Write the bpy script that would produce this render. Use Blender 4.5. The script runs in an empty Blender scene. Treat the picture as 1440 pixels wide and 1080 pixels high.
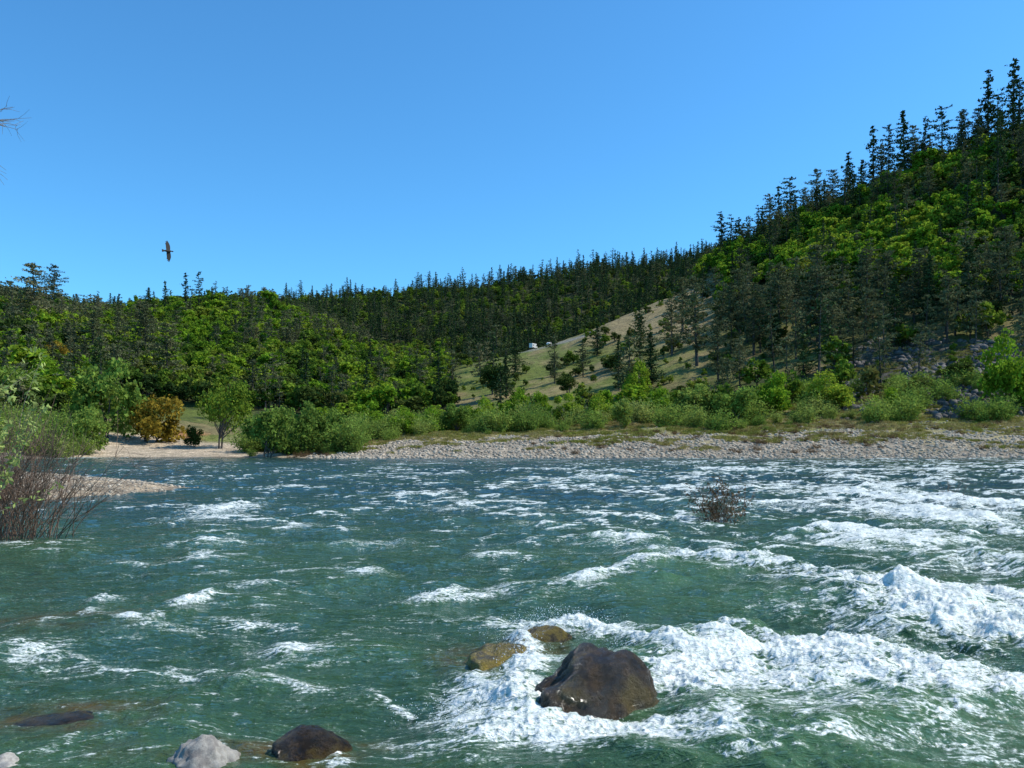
import bpy, math, random
import numpy as np
from mathutils import Vector, Matrix, noise as mnoise
R=np.random.default_rng(7); random.seed(7)
sc=bpy.context.scene
CAMH=2.5; F=1130.0
# ------------------------------------------------------------ noise
_G=np.random.default_rng(3).uniform(0,2*np.pi,(256,256)); _gx=np.cos(_G); _gy=np.sin(_G)
def pn(x,y,s=0):
    x=np.asarray(x,float)+s*17.31; y=np.asarray(y,float)+s*9.77
    ix=np.floor(x).astype(int); iy=np.floor(y).astype(int); fx=x-ix; fy=y-iy
    u=fx*fx*fx*(fx*(fx*6-15)+10); v=fy*fy*fy*(fy*(fy*6-15)+10)
    def g(a,b,dx,dy):
        a=a&255;b=b&255
        return _gx[a,b]*dx+_gy[a,b]*dy
    n00=g(ix,iy,fx,fy);n10=g(ix+1,iy,fx-1,fy);n01=g(ix,iy+1,fx,fy-1);n11=g(ix+1,iy+1,fx-1,fy-1)
    return (n00*(1-u)+n10*u)*(1-v)+(n01*(1-u)+n11*u)*v*1.0
def fbm(x,y,o=4,s=0):
    r=0;a=1.0;t=0
    for i in range(o):
        r=r+a*pn(x*2**i,y*2**i,s+i*3);t+=a;a*=.5
    return r/t*1.4
def ss(a,b,x):
    t=np.clip((x-a)/(b-a),0,1);return t*t*(3-2*t)
def rank(a):
    f=a.ravel();s_=np.sort(f[::max(1,f.size//20000)]);return np.interp(a,s_,np.linspace(0,1,len(s_)))
# ------------------------------------------------------------ mesh helpers
def mk_mesh(name,V,Q,mats=None,mi=None,smooth=False,attrs=None):
    V=np.asarray(V,np.float32);Q=np.asarray(Q,np.int32)
    me=bpy.data.meshes.new(name);k=Q.shape[1]
    me.vertices.add(len(V));me.vertices.foreach_set('co',V.ravel())
    me.loops.add(Q.size);me.loops.foreach_set('vertex_index',Q.ravel())
    me.polygons.add(len(Q))
    me.polygons.foreach_set('loop_start',np.arange(0,Q.size,k,dtype=np.int32))
    me.polygons.foreach_set('loop_total',np.full(len(Q),k,dtype=np.int32))
    if mats:
        for m in mats: me.materials.append(m)
    if mi is not None: me.polygons.foreach_set('material_index',np.asarray(mi,np.int32))
    me.polygons.foreach_set('use_smooth',np.full(len(Q),bool(smooth)))
    if attrs:
        for n,a in attrs.items():
            a=np.asarray(a,np.float32)
            if a.ndim==1:
                at=me.attributes.new(n,'FLOAT','POINT');at.data.foreach_set('value',a)
            else:
                at=me.attributes.new(n,'FLOAT_COLOR','POINT')
                c=np.ones((len(a),4),np.float32);c[:,:3]=a;at.data.foreach_set('color',c.ravel())
    me.update(calc_edges=True)
    return me
def obj(name,me,loc=(0,0,0),rot=(0,0,0),scl=(1,1,1),parent=None):
    o=bpy.data.objects.new(name,me);sc.collection.objects.link(o)
    o.location=loc;o.rotation_euler=rot;o.scale=scl
    if parent: o.parent=parent
    return o
class Geo:
    def __init__(s): s.V=[];s.Q=[];s.M=[];s.n=0
    def add(s,V,Q,m):
        V=np.asarray(V,float);Q=np.asarray(Q,int)
        s.V.append(V);s.Q.append(Q+s.n);s.M.append(np.full(len(Q),m));s.n+=len(V)
    def tube(s,P,rad,m=0,k=5):
        P=np.asarray(P,float);n=len(P);rad=np.broadcast_to(rad,(n,))
        T=np.gradient(P,axis=0);T/=np.linalg.norm(T,axis=1)[:,None]+1e-9
        up=np.array([0.31,0.17,.2]) if abs(T[0,2])>.9 else np.array([0,0,1.])
        A=np.cross(T,up);A/=np.linalg.norm(A,axis=1)[:,None]+1e-9;B=np.cross(T,A)
        a=np.arange(k)*2*np.pi/k
        V=P[:,None,:]+rad[:,None,None]*(np.cos(a)[None,:,None]*A[:,None,:]+np.sin(a)[None,:,None]*B[:,None,:])
        i=np.arange(n-1)[:,None]*k;j=np.arange(k)[None,:];j2=(j+1)%k
        Q=np.stack([i+j,i+j2,i+k+j2,i+k+j],-1).reshape(-1,4)
        s.add(V.reshape(-1,3),Q,m)
    def leaves(s,C,size,m=1,rng=R,asp=.6,flat=0.0,dirs=None):
        n=len(C);C=np.asarray(C)
        a=rng.normal(size=(n,3)) if dirs is None else dirs+rng.normal(size=(n,3))*.35
        a/=np.linalg.norm(a,axis=1)[:,None]
        b=rng.normal(size=(n,3));b-= (b*a).sum(1)[:,None]*a
        if flat>0: b[:,2]*=(1-flat)
        b/=np.linalg.norm(b,axis=1)[:,None]
        sz=np.asarray(size)*rng.uniform(.6,1.35,n);sz=sz[:,None]
        V=np.stack([C-a*sz,C-b*sz*asp+a*sz*.1,C+a*sz,C+b*sz*asp-a*sz*.1],1).reshape(-1,3)
        s.add(V,np.arange(4*n).reshape(-1,4),m)
    def mesh(s,name,mats,smooth=False):
        return mk_mesh(name,np.concatenate(s.V),np.concatenate(s.Q),mats,np.concatenate(s.M),smooth)
# ------------------------------------------------------------ materials
def newmat(n):
    m=bpy.data.materials.new(n);m.use_nodes=True;nt=m.node_tree;nt.nodes.clear()
    out=nt.nodes.new('ShaderNodeOutputMaterial');return m,nt,out
def N(nt,t,**k):
    n=nt.nodes.new(t)
    for a,b in k.items():
        setattr(n,a,b)
    return n
def L(nt,a,b): nt.links.new(a,b)
def noise_n(nt,vec,scale,detail=4,rough=.55,dist=0):
    n=N(nt,'ShaderNodeTexNoise');n.inputs['Scale'].default_value=scale;n.inputs['Detail'].default_value=detail
    n.inputs['Roughness'].default_value=rough;n.inputs['Distortion'].default_value=dist
    if vec is not None: L(nt,vec,n.inputs['Vector'])
    return n
def mrange(nt,v,a,b,c,d,smooth=False):
    n=N(nt,'ShaderNodeMapRange');n.inputs[1].default_value=a;n.inputs[2].default_value=b;n.inputs[3].default_value=c;n.inputs[4].default_value=d
    if smooth:n.interpolation_type='SMOOTHSTEP'
    L(nt,v,n.inputs[0]);return n.outputs[0]
def madd(nt,a,b):
    n=N(nt,'ShaderNodeMath',operation='ADD');L(nt,a,n.inputs[0]);L(nt,b,n.inputs[1]);return n.outputs[0]
def vscale(nt,c,f):
    n=N(nt,'ShaderNodeVectorMath',operation='SCALE');L(nt,c,n.inputs[0]);L(nt,f,n.inputs['Scale']);return n.outputs[0]
def mixc(nt,f,a,b):
    n=N(nt,'ShaderNodeMix',data_type='RGBA')
    for s,v in ((n.inputs[0],f),(n.inputs[6],a),(n.inputs[7],b)):
        if isinstance(v,(tuple,list)): s.default_value=(*v,1)
        elif isinstance(v,float): s.default_value=v
        else: L(nt,v,s)
    return n.outputs[2]
def leaf_mat(name,cols,trans=.35,sc_=.7):
    """cols run from dark/cool to light/warm; neighbouring plants share a tone"""
    m,nt,out=newmat(name)
    oi=N(nt,'ShaderNodeObjectInfo');r=N(nt,'ShaderNodeValToRGB')
    ln=noise_n(nt,oi.outputs['Location'],.035,2,.6)
    L(nt,madd(nt,mrange(nt,oi.outputs['Random'],0,1,-.32,.32),mrange(nt,ln.outputs[0],.32,.68,.05,.95)),r.inputs[0])
    els=r.color_ramp.elements
    while len(els)<len(cols): els.new(.5)
    for i,c in enumerate(cols): els[i].position=i/(len(cols)-1);els[i].color=(*c,1)
    tc=N(nt,'ShaderNodeTexCoord');n=noise_n(nt,tc.outputs['Object'],sc_,1)
    f=mrange(nt,n.outputs[0],.3,.7,.5,1.5);c=vscale(nt,r.outputs[0],f)
    d=N(nt,'ShaderNodeBsdfDiffuse');L(nt,c,d.inputs[0])
    if trans>0:
        t=N(nt,'ShaderNodeBsdfTranslucent');L(nt,c,t.inputs[0])
        mx=N(nt,'ShaderNodeMixShader');mx.inputs[0].default_value=trans
        L(nt,d.outputs[0],mx.inputs[1]);L(nt,t.outputs[0],mx.inputs[2]);L(nt,mx.outputs[0],out.inputs[0])
    else: L(nt,d.outputs[0],out.inputs[0])
    return m
def rough_mat(name,c1,c2,scale=3,rough=.9,bump=.3,spec=.3,dist=.05,c3=None):
    m,nt,out=newmat(name)
    tc=N(nt,'ShaderNodeTexCoord');n=noise_n(nt,tc.outputs['Object'],scale,5,.65)
    c=mixc(nt,mrange(nt,n.outputs[0],.35,.65,0,1),c1,c2)
    if c3:
        n3=noise_n(nt,tc.outputs['Object'],scale*.4,3);c=mixc(nt,mrange(nt,n3.outputs[0],.5,.62,0,1),c,c3)
    oi=N(nt,'ShaderNodeObjectInfo');c=vscale(nt,c,mrange(nt,oi.outputs['Random'],0,1,.65,1.3))
    p=N(nt,'ShaderNodeBsdfPrincipled');L(nt,c,p.inputs['Base Color']);p.inputs['Roughness'].default_value=rough
    p.inputs['Specular IOR Level'].default_value=spec
    n2=noise_n(nt,tc.outputs['Object'],scale*4,5,.7);b=N(nt,'ShaderNodeBump');b.inputs['Strength'].default_value=bump;b.inputs['Distance'].default_value=dist
    L(nt,n2.outputs[0],b.inputs['Height']);L(nt,b.outputs[0],p.inputs['Normal']);L(nt,p.outputs[0],out.inputs[0]);return m
M_bark=rough_mat('bark',(.04,.032,.026),(.12,.10,.085),4)
M_con=leaf_mat('conifer_needles',[(.026,.048,.020),(.040,.068,.026),(.056,.088,.030),(.085,.115,.036)],0)
M_grayp=leaf_mat('gray_pine_needles',[(.075,.092,.045),(.105,.122,.058),(.14,.152,.07),(.175,.17,.085)],.2)
M_oak=leaf_mat('oak_leaves',[(.058,.110,.018),(.120,.195,.024),(.175,.25,.030),(.24,.285,.042)],.35)
M_dark=leaf_mat('live_oak_leaves',[(.030,.056,.016),(.056,.088,.020),(.085,.115,.026),(.14,.135,.038)],.25)
M_bright=leaf_mat('bright_leaves',[(.12,.23,.020),(.18,.30,.024),(.24,.35,.030),(.29,.37,.038)],.4)
M_will=leaf_mat('willow_leaves',[(.13,.20,.04),(.18,.27,.048),(.24,.32,.06),(.30,.34,.09)],.4,1.2)
M_ochre=leaf_mat('ochre_leaves',[(.24,.175,.025),(.28,.20,.028),(.22,.18,.03)],.35)
M_red=leaf_mat('reddish_twigs_leaves',[(.13,.09,.035),(.17,.10,.05),(.22,.15,.07)],.2)
M_grass=leaf_mat('grass_blades',[(.17,.20,.04),(.24,.24,.05),(.34,.29,.10),(.38,.31,.15)],.3)
# ------------------------------------------------------------ terrain height
def K(*a): return [(Y,CAMH+Y*e/F) for Y,e in a]
cols={
 -700:[(95,-1.3),(104,0),(120,2.5)]+K((160,60),(220,150),(300,230),(420,230),(900,170)),
 0:[(95,-1.3),(104,0),(118,1.8)]+K((145,25),(190,80),(260,150),(330,192),(420,185),(900,160)),
 130:[(108,-1.3),(116,0),(130,1.5)]+K((150,16),(200,60),(300,130),(430,172),(520,165),(900,160)),
 200:[(112,-1.3),(120,0),(138,1.7)]+K((150,8),(165,25),(230,60),(330,130),(500,182),(620,150),(900,165)),
 300:[(112,-1.3),(121,0),(146,1.9)]+K((156,10),(190,22),(250,58),(360,130),(500,192),(620,150),(900,185)),
 400:[(108,-1.3),(116,0),(135,1.2)]+K((160,3),(200,20),(260,62),(350,130),(480,184),(600,150),(880,191)),
 480:[(106,-1.3),(113,0),(128,1)]+K((160,4),(200,18),(260,50),(340,95),(440,150),(560,130),(850,198)),
 560:[(106,-1.3),(113,0),(125,1.3)]+K((160,8),(220,26),(290,58),(340,80),(430,98),(520,100),(850,205)),
 640:[(106,-1.3),(113,0),(125,1.8)]+K((160,12),(200,24),(260,60),(340,104),(370,98),(480,90),(850,213)),
 740:[(106,-1.3),(113,0),(125,2.2)]+K((155,14),(200,32),(270,84),(350,122),(380,112),(500,95),(850,225)),
 800:[(106,-1.3),(113,0),(125,2.3)]+K((155,16),(200,38),(280,98),(360,143),(390,130),(520,105),(850,235)),
 850:[(106,-1.3),(113,0),(125,2.4)]+K((155,17),(200,42),(290,118),(370,170),(400,152),(520,120),(850,243)),
 900:[(106,-1.3),(113,0),(125,2.4)]+K((155,18),(200,46),(300,142),(380,192),(410,178),(520,140),(850,247)),
 960:[(106,-1.3),(113,0),(125,2.4)]+K((155,19),(190,48),(300,160),(400,216),(430,206),(540,160),(850,250)),
 1000:[(106,-1.3),(113,0),(125,2.4)]+K((155,20),(190,54),(290,165),(380,222),(450,255),(540,215),(850,255)),
 1100:[(106,-1.3),(113,0),(124,2.5)]+K((152,24),(185,68),(260,170),(340,250),(410,300),(500,270),(900,250)),
 1200:[(106,-1.3),(113,0),(122,2.5)]+K((148,26),(175,66),(240,175),(310,270),(375,335),(460,310),(900,250)),
 1300:[(106,-1.3),(113,0),(122,2.5)]+K((146,28),(170,72),(230,190),(290,305),(345,378),(430,340),(900,250)),
 1440:[(106,-1.3),(113,0),(122,2.5)]+K((142,28),(165,82),(220,210),(270,335),(310,418),(400,390),(900,250)),
 2100:[(100,-1.3),(108,0),(118,2.5)]+K((135,40),(160,120),(200,270),(240,390),(290,470),(400,430),(900,250)),
}
px_s=np.array(sorted(cols));yg=np.exp(np.linspace(np.log(60),np.log(5000),520))
far=[(1400,70.),(2200,60.),(5000,120.)]
T0=np.array([np.interp(yg,*zip(*([(60,-1.3)]+cols[p]+far))) for p in px_s])
bg=np.linspace(-1.8,1.8,721);pg=720+F*bg
T=np.array([np.interp(pg,px_s,T0[:,j]) for j in range(len(yg))]).T
def blur(A,k,ax):
    w=np.hanning(k+2)[1:-1];w/=w.sum();p=k//2
    pad=[(0,0),(0,0)];pad[ax]=(p,p);B=np.pad(A,pad,mode='edge')
    return np.apply_along_axis(lambda v:np.convolve(v,w,'valid'),ax,B)
T=blur(T,17,0);T=blur(T,7,1)
BAR=np.array([(-16.0,41.5),(-17.2,36),(-19.5,33.4),(-25,31.5),(-45,30),(-60,62),(-33,58),(-23,49)])
BANK=np.array([(-14.2,20.6),(-12.2,16.5),(-9.6,12),(-7.2,8),(-6.0,5),(-60,0),(-60,34),(-28,30),(-18,24)])
def sdf(P,x,y):
    d=np.full(x.shape,1e9);ins=np.zeros(x.shape,bool);n=len(P)
    for i in range(n):
        a=P[i];b=P[(i+1)%n];ex,ey=b-a;wx=x-a[0];wy=y-a[1]
        t=np.clip((wx*ex+wy*ey)/(ex*ex+ey*ey),0,1)
        d=np.minimum(d,np.hypot(wx-t*ex,wy-t*ey))
        c=((a[1]<=y)&(b[1]>y))|((b[1]<=y)&(a[1]>y))
        xi=a[0]+(y-a[1])/(ey if abs(ey)>1e-9 else 1e-9)*ex
        ins^=c&(x<xi)
    return np.where(ins,-d,d)
def height(x,y):
    x=np.asarray(x,float);y=np.asarray(y,float)
    yy=np.clip(y,60.1,4990);b=np.clip(x/np.maximum(y,60),-1.79,1.79)
    fi=(b+1.8)/3.6*720;i=np.floor(fi).astype(int);fi=fi-i
    fj=(np.log(yy)-np.log(60))/(np.log(5000)-np.log(60))*519;j=np.clip(np.floor(fj).astype(int),0,518);fj=fj-j
    z=(T[i,j]*(1-fj)+T[i,j+1]*fj)*(1-fi)+(T[i+1,j]*(1-fj)+T[i+1,j+1]*fj)*fi
    z=z+ss(170,330,y)*np.minimum(y,900)*.012*fbm(x/70,y/70,4,2)*(1-.5*ss(1500,3000,y))
    z=z+ss(120,150,y)*1.0*fbm(x/14,y/14,3,5)+ss(114,122,y)*.25*fbm(x/3.5,y/3.5,3,6)
    w=fbm(x/3.,y/3.,3,8)*.6
    d=sdf(BAR,x,y)+w;zb=np.where(d<0,.7*(1-np.exp(d/4.0))+.02,-1.3*(1-np.exp(-d/2.5)))
    d2=sdf(BANK,x,y)+w*.6;zc=np.where(d2<0,.8*(1-np.exp(d2/3.0)),-1.3*(1-np.exp(-d2/1.5)))
    near=np.where(y<4.7,.9*(1-np.exp((y-4.7)/2.0)),-1.3*(1-np.exp(-(y-4.7)/1.)))
    zn=np.maximum(np.maximum(zb,zc),near)
    k=ss(75,90,y)
    return np.where(y<90,np.maximum(zn*(1-k)+z*k,-1.4),z)
def hit(px,py,y0=110,y1=1000):
    """distance along a bearing where the hillside stands at the surveyed elevation"""
    ys=np.linspace(y0,y1,1800);xs=(px-720)/F*ys;zs=height(xs,ys)
    el=620-(zs-CAMH)/ys*F
    k=np.where(el<=py)[0]
    if len(k)==0: k=[np.argmin(el)]
    return xs[k[0]],ys[k[0]],zs[k[0]]
hb=np.linspace(-1,1,401);hy=np.linspace(140,1000,431);HB,HY=np.meshgrid(hb,hy,indexing='ij')
HE=(height(HB*HY,HY)-CAMH)/HY;HM=np.maximum.accumulate(HE,axis=1)
def seen(x,y,z,h):
    i=np.clip(np.round((x/y+1)*200).astype(int),0,400);j=np.clip(np.floor((y-140)/2).astype(int)-2,0,430)
    return (z+h-CAMH)/y>HM[i,j]-.004
# ------------------------------------------------------------ terrain mesh
nb,ny=560,560
s=np.exp(np.linspace(np.log(5),np.log(5000),ny));b=np.linspace(-1.75,1.75,nb)
b=np.sign(b)*np.abs(b/1.75)**1.25*1.75
S,B=np.meshgrid(s,b,indexing='ij');GY=S-15;GX=B*S
GZ=height(GX,GY)
PX=720+F*GX/np.maximum(GY,5);EL=(GZ-CAMH)/np.maximum(GY,5)*F
n1=fbm(GX/9,GY/9,4,11);n2=fbm(GX/40,GY/40,4,12);n3=fbm(GX/2.5,GY/5,3,13)
def C(c): return np.array(c)[None,None,:]
def mix(a,bc,f): return a*(1-f[...,None])+bc*f[...,None]
col=np.ones(GX.shape+(3,))*C((.050,.068,.022))
col=mix(col,C((.10,.10,.038)),ss(-.2,.4,n1))
grassc=mix(np.ones_like(col)*C((.16,.195,.04)),C((.31,.25,.11)),ss(-.15,.3,n2+n1*.6))
spur=ss(600,660,PX)*(1-ss(985,1030,PX))*ss(200,225,GY)*(1-ss(400,430,GY))
spurc=mix(grassc,C((.36,.275,.135)),ss(780,880,PX)*ss(110,160,EL)*ss(-.5,.1,n1+.2))
col=mix(col,spurc,spur*ss(-.5,-.05,n1+.2))
rlow=ss(960,1040,PX)*(GY<330)*(1-ss(170,210,EL))
col=mix(col,mix(np.ones_like(col)*C((.16,.175,.04)),C((.28,.21,.095)),ss(-.1,.4,n1)),rlow*ss(-.35,.1,n2+n1*.6))
tal=ss(1150,1260,PX)*ss(35,55,EL)*(1-ss(125,155,EL))*(GY<260)
col=mix(col,mix(np.ones_like(col)*C((.05,.048,.044)),C((.15,.135,.115)),ss(-.2,.3,n3)),tal*ss(-.3,.1,n1+.1))
flat=ss(100,104,GY)*(1-ss(150,175,GY))
dryg=mix(np.ones_like(col)*C((.19,.205,.05)),C((.34,.28,.13)),ss(-.2,.2,n1+n2*.5))
col=mix(col,dryg*1.1,flat)
leftg=ss(-.1,.1,n1+.2)*(PX<360)*ss(135,150,GY)*(1-ss(215,240,GY))
col=mix(col,grassc*.8,leftg)
grav=ss(90,100,GY)*(1-ss(128,144,GY+n1*30+n2*14+8*ss(900,1200,PX)))
gcol=mix(np.ones_like(col)*C((.45,.37,.27)),C((.29,.24,.18)),ss(-.3,.4,n3))
col=mix(col,gcol,grav)
beach=(PX>90)*(PX<450)*ss(100,110,GY)*(1-ss(146,150,GY))
col=mix(col,C((.58,.46,.32)),beach*1.0)
earth=ss(225,245,PX)*(1-ss(285,300,PX))*ss(148,151,GY)*(1-ss(158,163,GY))
col=mix(col,C((.42,.21,.09)),earth*ss(-.3,.1,n1))
nr=(GY<80)*1.0
col=mix(col,mix(np.ones_like(col)*C((.50,.38,.25)),C((.33,.265,.19)),ss(-.3,.4,n3)),nr)
roadf=np.exp(-((GY-347)/3.5)**2)*ss(700,730,PX)*(1-ss(830,850,PX))
col=mix(col,C((.3,.29,.27)),roadf)
wet=(1-ss(.0,.18,GZ));col=mix(col,col*.45,wet)
col=mix(col,C((.06,.06,.04)),(GZ<-.2)*1.0)
idx=np.arange(nb*ny).reshape(ny,nb)
Q=np.stack([idx[:-1,:-1],idx[:-1,1:],idx[1:,1:],idx[1:,:-1]],-1).reshape(-1,4)
m,nt,out=newmat('ground')
at=N(nt,'ShaderNodeAttribute',attribute_name='gcol');tc=N(nt,'ShaderNodeTexCoord')
na=noise_n(nt,tc.outputs['Object'],.5,6,.7);nb_=noise_n(nt,tc.outputs['Object'],4,4,.6)
vo=N(nt,'ShaderNodeTexVoronoi');vo.inputs['Scale'].default_value=3.2;L(nt,tc.outputs['Object'],vo.inputs['Vector'])
c=vscale(nt,at.outputs['Color'],mrange(nt,na.outputs[0],.3,.7,.5,1.5))
c=vscale(nt,c,mrange(nt,nb_.outputs[0],.3,.7,.7,1.3))
c=vscale(nt,c,mrange(nt,vo.outputs['Distance'],0,.7,1.2,.55))
p=N(nt,'ShaderNodeBsdfPrincipled');p.inputs['Roughness'].default_value=.95;p.inputs['Specular IOR Level'].default_value=.15
L(nt,c,p.inputs['Base Color']);bu=N(nt,'ShaderNodeBump');bu.inputs['Strength'].default_value=.6;bu.inputs['Distance'].default_value=.25
L(nt,nb_.outputs[0],bu.inputs['Height']);L(nt,bu.outputs[0],p.inputs['Normal']);L(nt,p.outputs[0],out.inputs[0])
obj('hills_terrain',mk_mesh('terrain',np.stack([GX,GY,GZ],-1).reshape(-1,3),Q,[m],smooth=True,attrs={'gcol':col.reshape(-1,3)}))
# ------------------------------------------------------------ river
def W(px,py):
    Y=CAMH*F/(py-620);return (px-720)/F*Y,Y
nyw,nbw=940,960
s=np.exp(np.linspace(np.log(4.2),np.log(150),nyw))
bb=np.linspace(-1,1,nbw);bb=bb*.72+np.sign(bb)*np.maximum(np.abs(bb)-.93,0)*14
S,B=np.meshgrid(s,bb,indexing='ij');WX=B*S;WY=S
sp=np.maximum(S*.0040,S*.0016)
wx=WX+.5*pn(WX/1.7,WY/1.7,31);wy=WY+.5*pn(WX/1.7,WY/1.7,32)
ca,sa=math.cos(.25),math.sin(.25)
fu=wx*ca+wy*sa;fv=-wx*sa+wy*ca
px_w=720+F*WX/WY
rough=.8+.7*ss(450,1150,px_w)
rough*=1-.45*ss(60,110,WY)
lft=np.clip((-WX-5)/10,0,1)*(WY<40);rough*=1-.35*lft
H=np.zeros_like(WX);amps=[(3.8,.135,1.5),(1.8,.110,1.4),(.85,.062,1.3),(.42,.030,1.2),(.20,.013,1.1)]
calm=.65+.5*ss(-.25,.2,fbm(WX/4,WY/3,3,131))
for k,(wl,a,an) in enumerate(amps):
    r=(1-2.2*np.abs(pn(fu/(wl*an),fv/wl,40+k)))*.6+pn(fu/wl*1.1,fv/wl,60+k)*1.0
    f=np.clip(wl/(3.*sp)-.4,0,1)
    H+=a*r*f*(calm if k>1 else 1)
H*=rough
hr=H/np.maximum(rough,.1)
feat=[(800,893,90,14,6,1.3,.14),(736,950,30,56,0,1.2,.14),(912,928,55,15,26,1.2,.05),(700,1005,78,32,14,1.1,.07),(690,1045,80,34,14,.9,.03),(757,1018,34,22,0,1.05,.04),(850,1046,100,12,0,1.0,.0),
 (760,1060,120,30,0,.95,.0),(890,1058,120,22,0,.9,.0),(950,1068,120,26,0,.65,.0),(1000,955,110,30,-8,1.2,.08),(1150,945,160,34,2,1.3,.13),(1330,985,200,32,0,1.1,.07),(955,985,44,20,0,1.0,.03),
 (1080,990,160,30,0,1.0,.03),(1290,872,66,36,14,1.5,.22),(1375,903,120,36,10,1.3,.14),(1420,865,70,28,5,1.1,.10),(1240,905,55,14,14,.7,.05),
 (1250,1045,260,36,0,.5,.0),(1120,1030,150,12,-4,.5,0),(840,828,70,9,-14,.95,.10),(905,806,68,7,-10,.85,.08),(1065,808,100,8,10,1.0,.14),(1170,832,70,7,10,.85,.08),
 (1320,735,90,20,0,.9,.12),(1290,770,110,12,0,.6,.06),(1350,712,60,10,0,1.0,.15),(1410,800,90,12,0,.6,.05),(945,688,36,3,0,1.0,.14),(1050,664,50,2,0,.9,.16),(850,675,44,3,0,.7,.10),
 (1250,700,80,6,0,.6,.1),(1120,720,80,6,0,.55,.1),(1180,760,80,7,0,.55,.08),(980,740,60,6,0,.5,.08),(870,770,56,7,0,.6,.08),(760,745,44,5,0,.45,.08),(640,720,40,4,0,.4,.08),
 (315,720,38,10,0,1.0,.14),(300,732,52,6,0,.6,.0),(610,850,42,10,-5,1.05,.12),(664,848,44,5,-10,.65,.03),(268,858,24,10,-12,1.05,.10),
 (148,853,26,5,0,.75,.07),(365,830,44,6,0,.6,.06),(55,928,55,14,10,.85,.03),(140,945,80,7,10,.5,.03),(410,925,50,14,5,.8,.05),(240,960,160,7,5,.5,.02),(400,970,120,7,10,.5,.02),
 (300,768,64,7,0,.55,.06),(520,815,28,6,0,.8,.07),(690,790,38,7,0,.6,.06),(560,1000,60,5,24,.75,0),(420,745,28,4,0,.5,.05),(350,890,80,6,4,.5,.03),(520,770,70,6,0,.45,.04),(200,890,70,6,6,.45,.03),
 (1330,860,120,22,12,.45,0.04),(1180,880,110,9,8,.45,0),(462,1065,34,20,34,.85,.03),(720,838,120,7,-5,.45,.03),(100,645,60,1,0,.6,.1),(470,672,20,2,0,.4,.05),(600,1060,60,10,10,.4,0)]
FO=np.zeros_like(WX)
jx=fbm(WX/.5,WY/.5,4,71);jy=fbm(WX/.5,WY/.5,4,72)
for (fx,fy,hw,hh,ang,st,li) in feat:
    cx,cy=W(fx,fy);sx=hw/F*cy;sy=(CAMH*F/(fy-620-hh*.5)-CAMH*F/(fy-620+hh*.5))
    t=math.tan(math.radians(ang))
    u=(WX-cx+jx*sx*.9)/sx;yc=cy - (WX-cx)*t*cy/CAMH*.9
    v=(WY-yc+jy*sy*.95)/(sy*.85)
    g=np.exp(-(u*u+v*v)*1.05);FO=np.maximum(FO,st*g)+.35*np.minimum(FO,st*g);H+=li*g*(1+.7*pn(WX/.5,WY/.5,81))
def gs(cx,cy,sx,sy): return np.exp(-((WX-cx)/sx)**2-((WY-cy)/sy)**2)
H+=-.13*gs(.85,6.5,.6,.4)
H+=-.16*gs(3.4,10.6,2.4,.45)
cr=rank((1-2*np.abs(fbm(fu/1.5,fv/.75,3,85)))*.8+fbm(fu/.8,fv/.45,3,88)*.7+hr*3.0)
patch=rank(fbm(WX/6,WY/9,3,91))
cov=.025+.05*ss(300,700,px_w)+.22*ss(700,1350,px_w)*ss(13,20,WY)+.04*ss(12,18,WY)
cov*=(.2+1.6*patch**2)*(1-.5*ss(75,108,WY))*(1-.6*lft)
cf=ss(0,1,(cr-(1-cov*1.9))/(cov*1.6+1e-4))*(.5+.5*ss(14,26,WY))
lace=rank(-np.abs(fbm(fu/2.8,fv/.8,4,95)));lace2=rank(-np.abs(fbm(fu/1.2,fv/.4,3,97)))
tr_=(ss(.72,1.0,lace)*.75+ss(.80,1.0,lace2)*.45)*(.36+.35*ss(500,1300,px_w))*(.25+patch)*(1-.4*lft)*(1-.5*ss(30,60,WY))
foam=np.clip(FO+cf*.9+tr_,0,1.4)
e1=1-np.abs(fbm(WX/.30,WY/.30,2,101))*2.4;e2=1-np.abs(pn(WX/.10,WY/.10,102))*2.4
H+=np.clip(foam-.4,0,.8)*(.032*e1*np.abs(e1)+.030*np.clip(e2,0,1)**2*np.clip(.12/(2.5*sp),0,1))
brown=1.2*gs(*W(90,1020),.75,.42)+1.0*gs(*W(440,1062),.55,.4)+.7*gs(*W(60,885),1.4,.7)*1+1.5*gs(-.02,9.0,.75,.8)+.5*gs(*W(300,1075),1.2,.35)
brown*=np.clip(.75+fbm(WX/.35,WY/.35,3,111)*1.3,0,1.4)
idx=np.arange(nbw*nyw).reshape(nyw,nbw)
Q=np.stack([idx[:-1,:-1],idx[:-1,1:],idx[1:,1:],idx[1:,:-1]],-1).reshape(-1,4)
m,nt,out=newmat('river_water')
geo=N(nt,'ShaderNodeNewGeometry');pos=geo.outputs['Position']
mp=N(nt,'ShaderNodeMapping');mp.inputs['Rotation'].default_value=(0,0,.2);mp.inputs['Scale'].default_value=(.45,1.35,1);L(nt,pos,mp.inputs['Vector'])
af=N(nt,'ShaderNodeAttribute',attribute_name='foam');ah=N(nt,'ShaderNodeAttribute',attribute_name='hgt');ab=N(nt,'ShaderNodeAttribute',attribute_name='brown');ad=N(nt,'ShaderNodeAttribute',attribute_name='deep')
nf=noise_n(nt,mp.outputs[0],3.4,7,.72,1.2);nf2=noise_n(nt,pos,20,3,.7,.4)
def ridge(n_,wd,lo,hi):
    q=N(nt,'ShaderNodeMath',operation='SUBTRACT');L(nt,n_.outputs[0],q.inputs[0]);q.inputs[1].default_value=.5
    q2=N(nt,'ShaderNodeMath',operation='ABSOLUTE');L(nt,q.outputs[0],q2.inputs[0]);return mrange(nt,q2.outputs[0],0,wd,hi,lo)
a2=madd(nt,af.outputs['Fac'],ridge(nf,.12,-.48,.38))
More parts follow.
